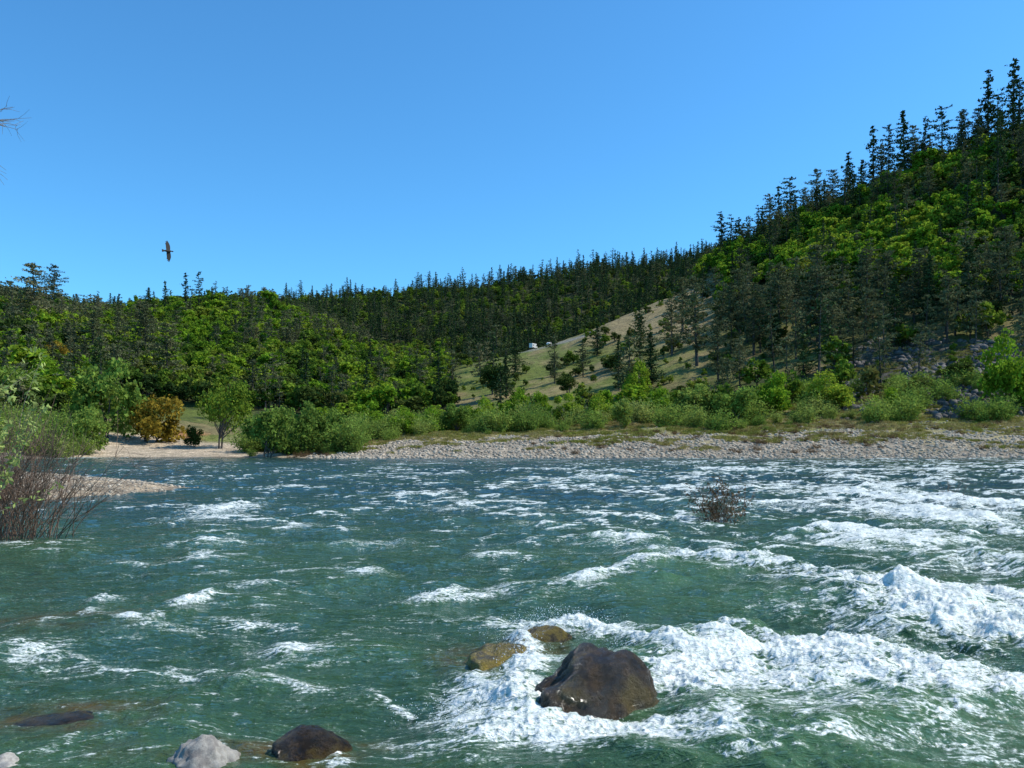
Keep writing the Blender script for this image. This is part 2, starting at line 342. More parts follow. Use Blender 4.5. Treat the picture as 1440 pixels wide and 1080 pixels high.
a2=madd(nt,a2,mrange(nt,nf2.outputs[0],.25,.75,-.36,.36))
fm=mrange(nt,a2,.40,1.05,0,1,True)
deep=mixc(nt,mrange(nt,ah.outputs['Fac'],-.18,.32,0,1),(.006,.024,.013),(.065,.140,.054))  # light through the crests painted as paler green by wave height, troughs darker
nl=noise_n(nt,pos,.25,2);deep=mixc(nt,mrange(nt,nl.outputs[0],.35,.65,0,.5),deep,(.009,.034,.021))
deep=mixc(nt,mrange(nt,ad.outputs['Fac'],0,1,0,.75),deep,(.006,.026,.042))  # stronger sky reflection on far water, painted into the base colour as blue
deep=mixc(nt,mrange(nt,ab.outputs['Fac'],.1,1,0,.9),deep,(.095,.058,.012))
deep=mixc(nt,mrange(nt,a2,.1,.75,0,.4),deep,(.14,.24,.15))
fc=mixc(nt,mrange(nt,nf2.outputs[0],.3,.7,0,1),(.42,.51,.45),(.95,.94,.90))
c=mixc(nt,fm,deep,fc)
p=N(nt,'ShaderNodeBsdfPrincipled');L(nt,c,p.inputs['Base Color']);p.inputs['IOR'].default_value=1.33
p.inputs['Specular IOR Level'].default_value=.36;p.inputs['Specular Tint'].default_value=(1,.97,.88,1)
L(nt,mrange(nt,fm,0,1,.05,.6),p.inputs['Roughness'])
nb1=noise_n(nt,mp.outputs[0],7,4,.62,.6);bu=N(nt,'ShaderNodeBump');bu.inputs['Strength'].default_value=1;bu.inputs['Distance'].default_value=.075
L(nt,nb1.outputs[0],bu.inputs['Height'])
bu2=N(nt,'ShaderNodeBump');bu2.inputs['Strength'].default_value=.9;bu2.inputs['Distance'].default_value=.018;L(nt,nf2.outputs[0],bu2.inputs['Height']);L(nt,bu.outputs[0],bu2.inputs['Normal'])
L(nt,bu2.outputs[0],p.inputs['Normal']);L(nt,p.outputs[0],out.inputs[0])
far_sky_tint=ss(14,34,WY)*(.65+.35*ss(-.3,.3,fbm(WX/14,WY/10,2,121)))  # distance mask for the painted sky blue, not water depth
obj('river_water',mk_mesh('river',np.stack([WX,WY,H],-1).reshape(-1,3),Q,[m],smooth=True,attrs={'foam':foam.ravel(),'hgt':H.ravel(),'brown':brown.ravel(),'deep':far_sky_tint.ravel()}))
# ------------------------------------------------------------ scatter
def proto_coll(name,meshes):
    c=bpy.data.collections.new(name)
    for i,me in enumerate(meshes):
        o=bpy.data.objects.new(name+'_%d'%i,me);c.objects.link(o)
    return c
def scatter(name,P,rot,scl,nv,coll,seed=0):
    P=np.asarray(P,np.float32);n=len(P)
    me=bpy.data.meshes.new(name);me.vertices.add(n);me.vertices.foreach_set('co',P.ravel())
    for an,t,d,k in (('rot','FLOAT_VECTOR',rot,'vector'),('scl','FLOAT_VECTOR',scl,'vector')):
        a=me.attributes.new(an,t,'POINT');a.data.foreach_set(k,np.asarray(d,np.float32).ravel())
    a=me.attributes.new('idx','INT','POINT');a.data.foreach_set('value',np.random.default_rng(seed).integers(0,nv,n).astype(np.int32))
    o=obj(name,me)
    ng=bpy.data.node_groups.new(name,'GeometryNodeTree')
    ng.interface.new_socket('Geometry',in_out='INPUT',socket_type='NodeSocketGeometry')
    ng.interface.new_socket('Geometry',in_out='OUTPUT',socket_type='NodeSocketGeometry')
    gi=ng.nodes.new('NodeGroupInput');go=ng.nodes.new('NodeGroupOutput')
    ip=ng.nodes.new('GeometryNodeInstanceOnPoints');ci=ng.nodes.new('GeometryNodeCollectionInfo')
    ci.inputs['Collection'].default_value=coll;ci.inputs['Separate Children'].default_value=True;ci.inputs['Reset Children'].default_value=True
    def na(nm,t):
        q=ng.nodes.new('GeometryNodeInputNamedAttribute');q.data_type=t;q.inputs['Name'].default_value=nm;return q.outputs[0]
    ip.inputs['Pick Instance'].default_value=True
    e=ng.nodes.new('FunctionNodeEulerToRotation')
    l=ng.links.new
    l(gi.outputs[0],ip.inputs['Points']);l(ci.outputs[0],ip.inputs['Instance']);l(na('idx','INT'),ip.inputs['Instance Index'])
    l(na('rot','FLOAT_VECTOR'),e.inputs[0]);l(e.outputs[0],ip.inputs['Rotation']);l(na('scl','FLOAT_VECTOR'),ip.inputs['Scale'])
    l(ip.outputs[0],go.inputs[0])
    md=o.modifiers.new('scatter','NODES');md.node_group=ng
    return o
# ------------------------------------------------------------ plant prototypes
def conifer(seed,H=20,Rr=3.3,n=95,k=22,lf=.42,mat=M_con,base=.12,pw=.8,gap=.15):
    g=Geo();r=np.random.default_rng(seed)
    lean=r.normal(0,.015,2)
    zz=np.linspace(-1.5,H,9);P=np.stack([zz*lean[0],zz*lean[1],zz],1);g.tube(P,np.linspace(.32,.03,9),0,6)
    cs=[];ph=r.uniform(0,6.28);fr=r.uniform(14,26)
    for i in range(n):
        t=(i+r.uniform(0,1))/n;h=H*(base+(1-base)*t)
        if r.random()<gap: continue
        Lb=(Rr*(1-t)**pw+.18)*r.uniform(.45,1.25)*(1 if t>.15 else .5+3.3*t)*(1+.28*math.sin(t*fr+ph))
        az=i*2.4+r.uniform(-.5,.5);Lb*=1+.2*math.sin(az+ph);d=np.array([math.cos(az),math.sin(az),0])
        rise=r.uniform(-.25,.15)+.35*t
        st=np.array([h*lean[0],h*lean[1],h]);en=st+d*Lb+np.array([0,0,Lb*rise])
        g.tube([st,(st+en)/2+np.array([0,0,.05*Lb]),en],[.05,.035,.01],0,3)
        m=max(4,int(k*(.35+Lb/Rr)))
        q=r.uniform(.15,1.05,m)[:,None]
        p=st+(en-st)*q+r.normal(0,1,(m,3))*np.array([.28,.28,.14])*(0.4+.6*Lb/Rr)*1.3
        cs.append(p)
    C_=np.concatenate(cs);g.leaves(C_,lf,1,r,.42,.3)
    return g.mesh('conifer%d'%seed,[M_bark,mat])
def broad(seed,H=9,Rr=4,lobes=14,leaves=2600,lf=.3,mat=M_oak,trunkH=.3,multi=1,flatb=.9,asp=.7,lean=0,lo=.22,hi=.46):
    g=Geo();r=np.random.default_rng(seed)
    cents=[]
    for i in range(lobes):
        az=r.uniform(0,6.28);q=math.sqrt(r.uniform(0,1))*.72
        zc=H*(trunkH+(1-trunkH)*r.uniform(.12,.88)*(1-.45*q*q))
        cents.append((q*Rr*math.cos(az)+lean*zc,q*Rr*math.sin(az),zc,Rr*r.uniform(lo,hi)))
    cents=np.array(cents)
    for mi in range(multi):
        b0=r.normal(0,.12*Rr*(multi>1),2)
        for c in cents[mi::multi]:
            fork=np.array([b0[0]*1.3+lean*H*trunkH,b0[1]*1.3,H*trunkH*r.uniform(.5,1.0)])
            P=np.array([[b0[0],b0[1],-.6],[*( (b0+fork[:2])/2 ),fork[2]*.5],fork,(fork+c[:3])/2+r.normal(0,.12*Rr,3)*.5,c[:3]])
            rr=.04*Rr/ (multi**.5)
            g.tube(P,[rr*1.2,rr,rr*.7,rr*.4,rr*.12],0,5)
    w=cents[:,3]**2;w/=w.sum();ci=r.choice(lobes,leaves,p=w);c=cents[ci]
    d=r.normal(size=(leaves,3));d/=np.linalg.norm(d,axis=1)[:,None];d[:,2]=d[:,2]*flatb
    rad=c[:,3]*(r.uniform(0,1,leaves)**.33)*r.uniform(.8,1.25,leaves)
    P=c[:,:3]+d*rad[:,None]
    off=np.array([mnoise.noise(Vector((x*1.3+seed,y*1.3,z*1.3))) for x,y,z in P])
    P=P[off>-.2]
    P=P[P[:,2]>.15*H*trunkH]
    g.leaves(P,lf,1,r,asp)
    return g.mesh('broad%d'%seed,[M_bark,mat])
def shrub(seed,H=3,Rr=1.6,stems=26,leaves=2200,lf=.10,mat=M_will,asp=.4,tw=.012):
    g=Geo();r=np.random.default_rng(seed);cs=[]
    for i in range(stems):
        az=r.uniform(0,6.28);q=r.uniform(.1,1)**.6*Rr;h=H*r.uniform(.55,1.05)*(1-.35*(q/Rr)**2)
        e=np.array([q*math.cos(az),q*math.sin(az),h]);b0=np.array([.25*e[0],.25*e[1],-.2]);mm=np.array([.75*e[0],.75*e[1],h*.5])
        g.tube([b0,mm,e],[tw*1.6,tw,tw*.3],0,3)
        m=leaves//stems;t=r.uniform(.12,1.03,m)[:,None]
        p=(1-t)**2*b0+2*t*(1-t)*mm+t*t*e
        p=p+r.normal(0,1,(m,3))*np.array([.16,.16,.12])*Rr*(.6+.8*t)
        cs.append(p)
    P=np.concatenate(cs);P=P[P[:,2]>0.02]
    g.leaves(P,lf,1,r,asp)
    return g.mesh('shrub%d'%seed,[M_bark,mat])
c_con=proto_coll('conifer_kinds',[conifer(i,20,r_,n_,k_,.52,M_con,ba,pw_,gp_) for i,(r_,n_,k_,ba,pw_,gp_) in enumerate([(3.6,60,13,.1,.8,.1),(3.4,52,13,.2,.6,.2),(4.6,60,13,.15,.9,.15),(4.2,42,13,.3,.45,.3),(2.8,56,12,.08,.9,.1),(4.0,44,13,.25,.35,.25)])])
c_gp=proto_coll('gray_pine_kinds',[conifer(20+i,16,r_,n_,k_,.50,M_grayp,.2,.42,.25) for i,(r_,n_,k_) in enumerate([(4.0,46,16),(3.5,42,15),(4.4,48,16)])])
c_oak=proto_coll('oak_kinds',[broad(30+i,9,3.8,l,900,.48,M_oak,.2) for i,l in enumerate([9,12,15,11])])
c_dark=proto_coll('live_oak_kinds',[broad(40+i,9,4.0,l,900,.48,M_dark,.2) for i,l in enumerate([9,12,15])])
c_bri=proto_coll('bright_kinds',[broad(50+i,10,3.8,l,1100,.47,M_bright,.2) for i,l in enumerate([10,13,16])])
c_wil=proto_coll('willow_kinds',[shrub(60+i,3.5,2.0,26,1500,.17,M_will) for i in range(4)])
c_red=proto_coll('brush_kinds',[shrub(66+i,1.3,1.1,26,600,.10,M_red,.3) for i in range(2)])
# ------------------------------------------------------------ forest
def cand(y0,y1,sp):
    ys=np.arange(y0,y1,sp);out=[]
    for y in ys:
        xs=np.arange(-.80*y-10,.80*y+10,sp);out.append(np.stack([xs,np.full_like(xs,y)],1))
    P=np.concatenate(out);P+=R.uniform(-.75,.75,P.shape)*sp;return P
P=np.concatenate([cand(150,420,4.6),cand(420,620,5.2),cand(620,950,6.8)])
x,y=P.T;z=height(x,y);px=720+F*x/y;el=(z-CAMH)/y*F
n1=fbm(x/30,y/30,3,201);n2=fbm(x/90,y/90,3,202);n3=fbm(x/15,y/15,2,203)
kind=np.full(len(x),-1);dn=np.ones(len(x))
FAR=y>560
dome=(~FAR)&(px<630)&(y>225)
leftz=(px<215)&(y<430)&(y>140)
spurz=(px>=630)&(px<1010)&(y>200)&(y<=425)
rightz=(px>=960)&(y>165)&(~FAR)&(~spurz)
mid=(~FAR)&(px>=600)&(px<1010)&(y>425)
base=(px>450)&(px<1000)&(y<=200)&(y>172)
def pick(mask,probs):
    v=R.random(len(x));cum=0;k=np.full(len(x),-1)
    for kk,pp in probs.items():
        k[(v>=cum)&(v<cum+pp)&(k<0)]=kk;cum=cum+pp
    kind[mask]=k[mask]
pick(mid,{0:.4,3:.3,2:.3})
fb=np.clip(.28+.75*ss(-.15,.25,(n1+.5*n2)[FAR])*(1-ss(200,232,el[FAR])),0,1)
kind[FAR]=np.where(R.random(FAR.sum())<fb,np.where(R.random(FAR.sum())<.75,2,3),np.where(R.random(FAR.sum())<.75,0,1))
pick(dome,{2:.58,4:.22,3:.08,1:.07,0:.05})
dd=dome&(px>330)&(px<520)&(el>120);kind[dd&(R.random(len(x))<.30)]=1
dl=dome&(el<75);kind[dl&(R.random(len(x))<.30)]=3
pick(leftz,{1:.30,3:.16,2:.30,0:.06,4:.18})
pick(spurz,{3:.48,2:.25,1:.17,0:.10});dn[spurz]=(.02+.34*ss(.12,.40,n3+.3*n1)+.15*ss(.1,.5,n1)*(el<90))[spurz]
dn[spurz&(px<720)]*=1.7
pick(rightz,{0:.15,1:.20,3:.27,2:.38})
ru=rightz&(el>185);bright=ru&(n1+.3*n2>-.04);kind[bright]=np.where(R.random(bright.sum())<.68,4,np.where(R.random(bright.sum())<.7,2,0))
rl=rightz&(el<=170);dn[rl]=.20;kind[rl&(R.random(len(x))<.4)]=1
rm=rightz&(el>120)&(el<=215);dn[rm]=.5;kind[rm&(R.random(len(x))<.40)]=1
tz=rightz&(px>1170)&(el<125);dn[tz]=.10
pick(base,{2:.45,3:.25,4:.3});dn[base]=.35
gl=(px<380)&(y<215)&(px>=150);kind[gl]=-1
lw=(px<150)&(y>140)&(y<200);dn[lw]=.6
keep=(kind>=0)&(R.random(len(x))<dn)&(np.abs(px-765)>48*((y>300)&(y<352)))&seen(x,y,z,np.where(kind<2,22,9))
names={0:('conifer_forest',c_con,6,13,22),1:('gray_pine_forest',c_gp,3,10,17),2:('oak_forest',c_oak,4,5,9),3:('live_oak_forest',c_dark,3,4.5,8.5),4:('maple_forest',c_bri,3,6,11)}
nomH={0:20,1:16,2:9,3:9,4:10}
for k,(nm,cc,nv,h0,h1) in names.items():
    q=keep&(kind==k);n=q.sum();h=R.uniform(h0,h1,n)
    if k==0: h=h*np.where((px[q]<620)&(y[q]<560),.65,1)*R.choice([.45,.7,.95,1.2],n)
    if k==1: h=h*np.where((px[q]<620),.8,1)
    if k>=2: h=h*np.where(spurz[q]|base[q],.66,1)
    sz=h/nomH[k];wd=sz*R.uniform(.85,1.2,n)
    if k==0: wd=sz**.6*R.uniform(.8,1.25,n)*.95
    if k>=2: wd=wd*R.uniform(.9,1.35,n)
    rot=np.stack([R.normal(0,.03,n),R.normal(0,.03,n),R.uniform(0,6.28,n)],1)
    scatter(nm,np.stack([x[q],y[q],z[q]-.2],1),rot,np.stack([wd,wd,sz],1),nv,cc,k)
    print(nm,n)
P=np.concatenate([cand(170,420,3.6)]);x,y=P.T;z=height(x,y);px=720+F*x/y;el=(z-CAMH)/y*F
n1=fbm(x/14,y/14,3,211)
k=((n1>.02)&(px>600)&(R.random(len(x))<.28)&~((np.abs(px-765)<50)&(y>300)))|((px<215)&(R.random(len(x))<.4))
k&=seen(x,y,z,4);n=k.sum();sz=R.uniform(.10,.34,n)
scatter('hillside_brush',np.stack([x[k],y[k],z[k]-.1],1),np.stack([0*sz,0*sz,R.uniform(0,6.28,n)],1),np.stack([sz,sz,sz*.9],1),4,c_oak,31)
P=[]
for i in range(400):
    pxx=R.uniform(380,1480);yy=R.uniform(149,184)-(pxx>1000)*R.uniform(2,8)-(pxx<560)*8
    xx=(pxx-720)/F*yy
    if fbm(np.array([xx/16.]),np.array([yy/16.]),2,77)[0]>-.12 or pxx<700: P.append((xx,yy))
for i in range(50):
    pxx=R.uniform(350,500);yy=R.uniform(121,140);P.append(((pxx-720)/F*yy,yy))
for i in range(140):
    pxx=R.uniform(-60,120);yy=R.uniform(112,165);P.append(((pxx-720)/F*yy,yy))
P=np.array(P);z=height(P[:,0],P[:,1]);n=len(P);sz=.3+1.25*R.random(n)**1.5
scatter('willow_thicket',np.column_stack([P,z-.1]),np.stack([0*z,0*z,R.uniform(0,6.28,n)],1),np.stack([sz*1.1,sz*1.1,sz],1),4,c_wil,41)
P=[]
for i in range(240):
    pxx=R.choice([R.uniform(740,1230),R.uniform(400,470),R.uniform(1000,1440)]);yy=R.uniform(116,148);P.append(((pxx-720)/F*yy,yy))
P=np.array(P);z=height(P[:,0],P[:,1]);n=len(P);sz=R.uniform(.25,.85,n)
scatter('riverside_brush',np.column_stack([P,z-.05]),np.stack([0*z,0*z,R.uniform(0,6.28,n)],1),np.stack([sz,sz,sz*.8],1),2,c_red,42)
def tuft(seed):
    g=Geo();r=np.random.default_rng(seed);n=120
    C_=np.column_stack([r.normal(0,.35,n),r.normal(0,.35,n),r.uniform(.05,.28,n)])
    d=np.column_stack([r.normal(0,.3,n),r.normal(0,.3,n),np.ones(n)]);g.leaves(C_,.2,0,r,.12,0,d)
    return g.mesh('tuft%d'%seed,[M_grass])
c_tuft=proto_coll('grass_kinds',[tuft(i) for i in range(3)])
P=np.column_stack([R.uniform(-60,120,13000),R.uniform(118,190,13000)])
n1=fbm(P[:,0]/9,P[:,1]/9,3,15);ppx=720+F*P[:,0]/P[:,1]
P=P[(n1+.45*ss(122,150,P[:,1])+.08*ss(900,1200,ppx)>.17)&(ppx>460)&(ppx<1500)];z=height(P[:,0],P[:,1]);n=len(P);sz=R.uniform(.4,1.3,n)
scatter('bank_grass',np.column_stack([P,z]),np.stack([0*z,0*z,R.uniform(0,6.28,n)],1),np.stack([sz,sz,sz],1),3,c_tuft,43)
# ------------------------------------------------------------ stones
import bmesh
def rock_mesh(name,seed,mat,sub=3,amp=.28,sq=(1,1,.7),fr=1.1,fine=.05,fac=.6):
    bm=bmesh.new();bmesh.ops.create_icosphere(bm,subdivisions=sub,radius=1)
    for v in bm.verts:
        p=v.co.copy();o=Vector((seed*3.7,seed*1.3,-seed))
        d=1+amp*mnoise.noise(p*fr+o)+amp*.5*mnoise.noise(p*fr*2.3+o)+fine*mnoise.noise(p*7+o)+fine*.5*mnoise.noise(p*17+o)
        q=p*d
        for ax in (Vector((.7,.3,.6)),Vector((-.6,.5,.5)),Vector((.1,-.8,.5)),Vector((-.3,-.4,.85))):
            ax=ax.normalized();e=q.dot(ax)-.80
            if e>0:q-=ax*e*fac
        v.co=Vector((q.x*sq[0],q.y*sq[1],q.z*sq[2]))
    me=bpy.data.meshes.new(name);bm.to_mesh(me);bm.free();me.materials.append(mat)
    for f in me.polygons:f.use_smooth=True
    return me
M_cob=rough_mat('cobble',(.27,.215,.155),(.50,.42,.32),1.5,.85,.2)
M_tal=rough_mat('talus_rock',(.045,.043,.042),(.15,.138,.125),1.5,.8,.4)
M_dry=rough_mat('granite_dry',(.24,.22,.19),(.40,.37,.32),6,.85,.5,.3,.02,(.20,.18,.16))
M_wet=rough_mat('wet_boulder',(.012,.008,.004),(.075,.043,.016),3.5,.14,1.0,.75,.08,(.10,.066,.018))
M_alg=rough_mat('algae_boulder',(.08,.055,.012),(.26,.18,.02),5,.25,.8,.5,.05,(.04,.03,.012))
c_cob=proto_coll('cobble_kinds',[rock_mesh('cob%d'%i,i,M_cob,1,.3,(1,.8,.55)) for i in range(5)])
c_tal=proto_coll('talus_kinds',[rock_mesh('tal%d'%i,i+9,M_tal,1,.5,(1,.8,.8)) for i in range(5)])
def sprinkle(name,P,s0,s1,coll,nv,seed,sink=.3):
    z=height(P[:,0],P[:,1]);k=z>-.12;P=P[k];z=z[k];n=len(P)
    s=s0+(s1-s0)*R.random(n)**3
    scatter(name,np.column_stack([P,z+s*(.55-sink)*.3]),R.uniform(-.4,.4,(n,3))+np.column_stack([0*z,0*z,R.uniform(0,6.28,n)]),np.stack([s,s*R.uniform(.8,1.2,n),s],1),nv,coll,seed)
n=30000;pb=R.uniform(430,1500,n);yy=111+R.random(n)**1.6*40;P=np.column_stack([(pb-720)/F*yy,yy])
g1=fbm(P[:,0]/9,P[:,1]/9,4,11);P=P[(P[:,1]+g1*30<138)|(R.random(n)<.15)]
sprinkle('shore_cobbles',P,.07,.42,c_cob,5,51)
n=16000;P=np.column_stack([R.uniform(-45,-14,n),R.uniform(29,62,n)]);d=sdf(BAR,P[:,0],P[:,1]);P=P[d<.5]
sprinkle('gravel_bar_stones',P,.03,.15,c_cob,5,52)
n=1800;P=np.column_stack([R.uniform(-18,-6,n),R.uniform(3,30,n)]);sprinkle('bank_stones',P,.04,.2,c_cob,5,53)
P=np.column_stack([R.uniform(60,170,16000),R.uniform(145,235,16000)]);ppx=720+F*P[:,0]/P[:,1];zz=height(P[:,0],P[:,1]);ee=(zz-CAMH)/P[:,1]*F
nn=fbm(P[:,0]/12,P[:,1]/12,3,205);P=P[(ppx>1170)&(ee>30)&(ee<140)&(nn+.22*ss(1180,1400,ppx)>.05)]
sprinkle('talus_rocks',P,.2,1.35,c_tal,5,54)
def boulder(name,px,py,wm,dm,hm,zoff,mat,seed,rot=0,amp=.25,sub=5,fr=1.1,tilt=0,fine=.05):
    X,Y=W(px,py);me=rock_mesh(name+'_m',seed,mat,sub,amp,(1,1,1),fr,fine,.3)
    return obj(name,me,(X,Y,zoff),(0,tilt,rot),(wm/2,dm/2,hm/2))
boulder('wet_boulder',838,1008,1.28,.98,1.34,-.06,M_wet,21,.2,.36,6,1.2,.22,.055)
boulder('algae_boulder',700,950,.98,.95,.80,-.10,M_alg,7,.5,.35)
boulder('algae_boulder',766,908,.66,.5,.56,-.02,M_alg,8,.1,.3)
boulder('wet_boulder',432,1068,.66,.5,.52,-.02,M_wet,12,.3,.3)
boulder('submerged_boulder',92,1024,.85,.5,.34,-.03,M_wet,14,.1,.25)
boulder('granite_rock',282,1092,.58,.45,.56,-.02,M_dry,5,.4,.35,5,1.1,0,.09)
boulder('granite_rock',5,1094,.36,.4,.32,0,M_dry,15,.2,.35)
# ------------------------------------------------------------ individual trees
protos={'con':[conifer(80+i,20,r_,n_,k_,.38,M_con,ba,pw_,gp_) for i,(r_,n_,k_,ba,pw_,gp_) in enumerate([(3.2,66,28,.1,.8,.15),(3.8,50,26,.25,.45,.28),(3.6,70,28,.12,.9,.15),(3.0,52,28,.2,.6,.22),(4.2,44,26,.3,.35,.3),(2.6,60,26,.08,.9,.15)])],
 'gp':[conifer(90+i,16,r_,n_,k_,.27,M_grayp,.18,.45,.2) for i,(r_,n_,k_) in enumerate([(4.2,75,50),(3.6,65,45)])],
 'dcon':[conifer(95+i,16,r_,90,42,.27,M_con,.05,.75,.05) for i,r_ in enumerate([3.6,3.0])],
 'will':[broad(100+i,6,3.2,14,5200,.17,M_will,.1,3) for i in range(3)],
 'oak':[broad(110,9,4.4,18,5200,.20,M_oak,.28,2,.85,.7,.12)],
 'bri':[broad(113+i,6,3.2,14,5200,.17,M_bright,.08,3) for i in range(2)],
 'och':[broad(117+i,5,3,13,4600,.16,M_ochre,.08,3) for i in range(2)],
 'drk':[broad(120+i,6,3,11,4000,.18,M_dark,.12,3) for i in range(2)]}
nom={'con':(20,3),'gp':(16,4),'dcon':(16,3.3),'will':(6,3.2),'oak':(9,4.4),'bri':(6,3.2),'och':(5,3),'drk':(6,3)}
nmn={'con':'fir_tree','gp':'gray_pine_tree','dcon':'pine_tree','will':'willow_tree','oak':'oak_tree','bri':'cottonwood_shrub','och':'ochre_bush','drk':'live_oak_tree'}
TR=[('oak',312,622,92,38,138),('will',150,598,98,55,140),('och',212,606,58,42,142),('och',82,520,40,28,0),('drk',272,620,30,16,140),('will',122,622,48,30,122),
 ('will',375,641,75,40,119),('will',425,636,74,36,124),('will',470,632,60,28,127),('bri',60,560,60,40,0),('will',20,580,70,40,0),('bri',100,590,50,34,0),
 ('bri',560,622,50,26,152),('bri',600,618,46,30,160),('will',642,606,40,26,0),('bri',725,597,50,22,0),('bri',760,596,48,22,0),('drk',700,560,50,26,0),
 ('bri',893,562,56,22,0),('will',878,598,40,20,156),('will',1032,596,56,34,152),('bri',1088,582,62,34,0),('bri',1170,576,54,36,0),('will',975,588,50,34,0),('bri',925,588,46,26,0),
 ('bri',1425,572,104,42,0),('bri',1010,586,36,22,0),('drk',860,520,28,20,0),('drk',800,556,30,20,0),
 ('bri',680,602,44,24,0),('bri',800,594,44,24,0),('bri',845,594,40,24,0),('bri',520,610,50,28,0),('drk',1290,560,36,24,0),('drk',1350,540,34,24,0),('bri',1250,575,30,24,0),
 ('dcon',1258,492,100,22,0),('dcon',1305,455,96,20,0),('dcon',1362,448,104,26,0),('gp',1415,425,105,26,0),('gp',1220,450,100,28,0),('gp',1150,480,136,34,0),('gp',1095,470,100,30,0),
 ('gp',980,515,125,34,0),('gp',945,500,80,24,0),('dcon',915,545,78,20,0),('dcon',900,505,86,14,0),('gp',1172,495,72,18,0),('gp',1060,500,100,26,0),('gp',1290,440,90,26,0),('dcon',1090,500,60,20,0),
 ('gp',1330,470,80,22,0),('dcon',840,500,42,12,0),('dcon',712,560,60,13,0),('gp',820,530,50,14,0),('dcon',870,548,70,14,0),('gp',1010,540,90,24,0),('gp',1040,470,90,26,0),('dcon',1130,530,60,18,0),('gp',960,470,80,26,0),
 ('gp',1200,520,70,22,0),('dcon',725,530,54,14,0),('gp',780,540,44,14,0),
 ('gp',235,548,92,28,0),('gp',205,520,95,30,0),('gp',50,470,98,32,0),('gp',130,520,90,30,0),('drk',20,500,70,34,0),('gp',75,440,66,20,0),('dcon',208,440,36,10,0),
 ('con',262,412,29,9,450),('con',280,412,30,8,450),('con',233,415,20,8,450),('con',1016,345,48,15,0),('con',1112,308,60,15,0),('con',1195,275,62,15,0),('con',1229,258,82,15,0),('con',1250,252,76,13,0),
 ('con',1272,240,84,17,0),('con',1300,226,62,12,0),('con',1325,214,66,16,0),('gp',1352,204,50,18,0),('con',1389,192,92,21,0),('con',1424,186,104,21,0),('gp',1150,288,50,18,0),('gp',1082,318,46,16,0),('con',1402,190,56,15,0),
 ('gp',1285,236,60,16,0),('gp',1240,252,50,16,0),('con',1210,268,44,13,0),('con',1040,335,30,12,0),('con',1434,188,70,15,0),('gp',1374,198,46,18,0),('gp',1130,298,34,16,0),('gp',1172,280,40,16,0)]
cnt={}
for (k,tx,ty,hp,rp,yf) in TR:
    if yf: 
        Y=yf;X=(tx-720)/F*Y;Z=float(height(np.array([X]),np.array([Y]))[0])
    else:
        X,Y,Z=[float(v) for v in hit(tx,ty,128,520)]
    top=CAMH+(620-(ty-hp))/F*Y; Hm=max(top-Z,hp/F*Y*.6)
    c=cnt.get(k,0);cnt[k]=c+1;me=protos[k][c%len(protos[k])]
    w=rp/F*Y/nom[k][1];h=Hm/nom[k][0]
    obj(nmn[k],me,(X,Y,Z-.1),(0,0,0.0 if k=='oak' else R.uniform(0,6.28)),(w,w,h))
# ------------------------------------------------------------ near bare bush, sprigs and twigs
M_twig=rough_mat('twig_bark',(.14,.085,.055),(.30,.19,.13),8,.8,.2)
M_tw2=rough_mat('twig_gray',(.10,.08,.065),(.20,.165,.13),8,.8,.2)
M_sprig=leaf_mat('sprig_leaves',[(.30,.37,.09),(.38,.43,.14)],.4,3)
def twigs(g,base,r,n,Hh,spread,th,dirx=0,leaf=0,lf=.05,sub=4,lj=.03,low=.4):
    cs=[]
    for i in range(n):
        b0=np.array(base)+np.append(r.normal(0,spread*.28,2),0)
        az=r.uniform(0,6.28);q=r.uniform(.1,1)*spread
        e=b0+np.array([q*math.cos(az)+dirx*r.uniform(.2,1),q*math.sin(az),Hh*r.uniform(low,1.05)])
        mm=b0*.45+e*.55;mm[:2]=b0[:2]*.65+e[:2]*.35;mm+=r.normal(0,.06,3)*Hh*.5
        t=np.linspace(0,1,7)[:,None];P=(1-t)**2*b0+2*t*(1-t)*mm+t*t*e+r.normal(0,.012*Hh,(7,3))*t
        g.tube(P,np.linspace(th,th*.25,7),0,4)
        for j in range(sub):
            k=r.integers(2,6);d=(P[k]-P[k-1]);d=d/np.linalg.norm(d);l=Hh*r.uniform(.12,.32)
            e2=P[k]+(d+r.normal(0,.45,3))*l;m2=(P[k]+e2)/2+r.normal(0,.04,3)*l
            g.tube([P[k],m2,e2],[th*.5,th*.35,th*.15],0,3)
            if leaf: 
                q2=r.uniform(0.2,1,leaf)[:,None];cs.append(P[k]+(e2-P[k])*q2+r.normal(0,lj,(leaf,3)))
        if leaf:
            q2=r.uniform(.55,1,leaf*2)[:,None];cs.append((1-q2)**2*b0+2*q2*(1-q2)*mm+q2*q2*e+r.normal(0,lj,(leaf*2,3)))
    if leaf: g.leaves(np.concatenate(cs),lf,1,r,.38)
r=np.random.default_rng(5)
g=Geo();twigs(g,(-12.2,20.0,-.1),r,70,2.8,1.6,.011,1.3,0,.05,9);twigs(g,(-13.2,20.6,.0),r,90,3.4,1.8,.011,.5,0,.05,8)
obj('bare_willow_bush',g.mesh('bbush',[M_twig]))
g=Geo();twigs(g,(-9.7,14.0,.0),r,13,4.5,.8,.012,.8,30,.055,4,.04,.6)
obj('leafy_willow_bush',g.mesh('lbush',[M_tw2,M_sprig]))
X,Y=W(1012,742)
g=Geo();twigs(g,(X,Y,-.1),r,40,1.35,.95,.011,-.15,3,.05,6);obj('flooded_willow_shrub',g.mesh('fw',[M_twig,M_red]))
X,Y=W(1338,706);g=Geo();twigs(g,(X,Y,-.1),r,14,1.3,.8,.010,0,0,.05,3);obj('flooded_willow_shrub',g.mesh('fw2',[M_twig,M_red]))
g=Geo();tr=np.array([[-7.9,8.3,.3],[-7.8,8.25,2],[-7.5,8.2,3.8],[-7.1,8.1,5.0],[-6.6,8.0,5.75]])
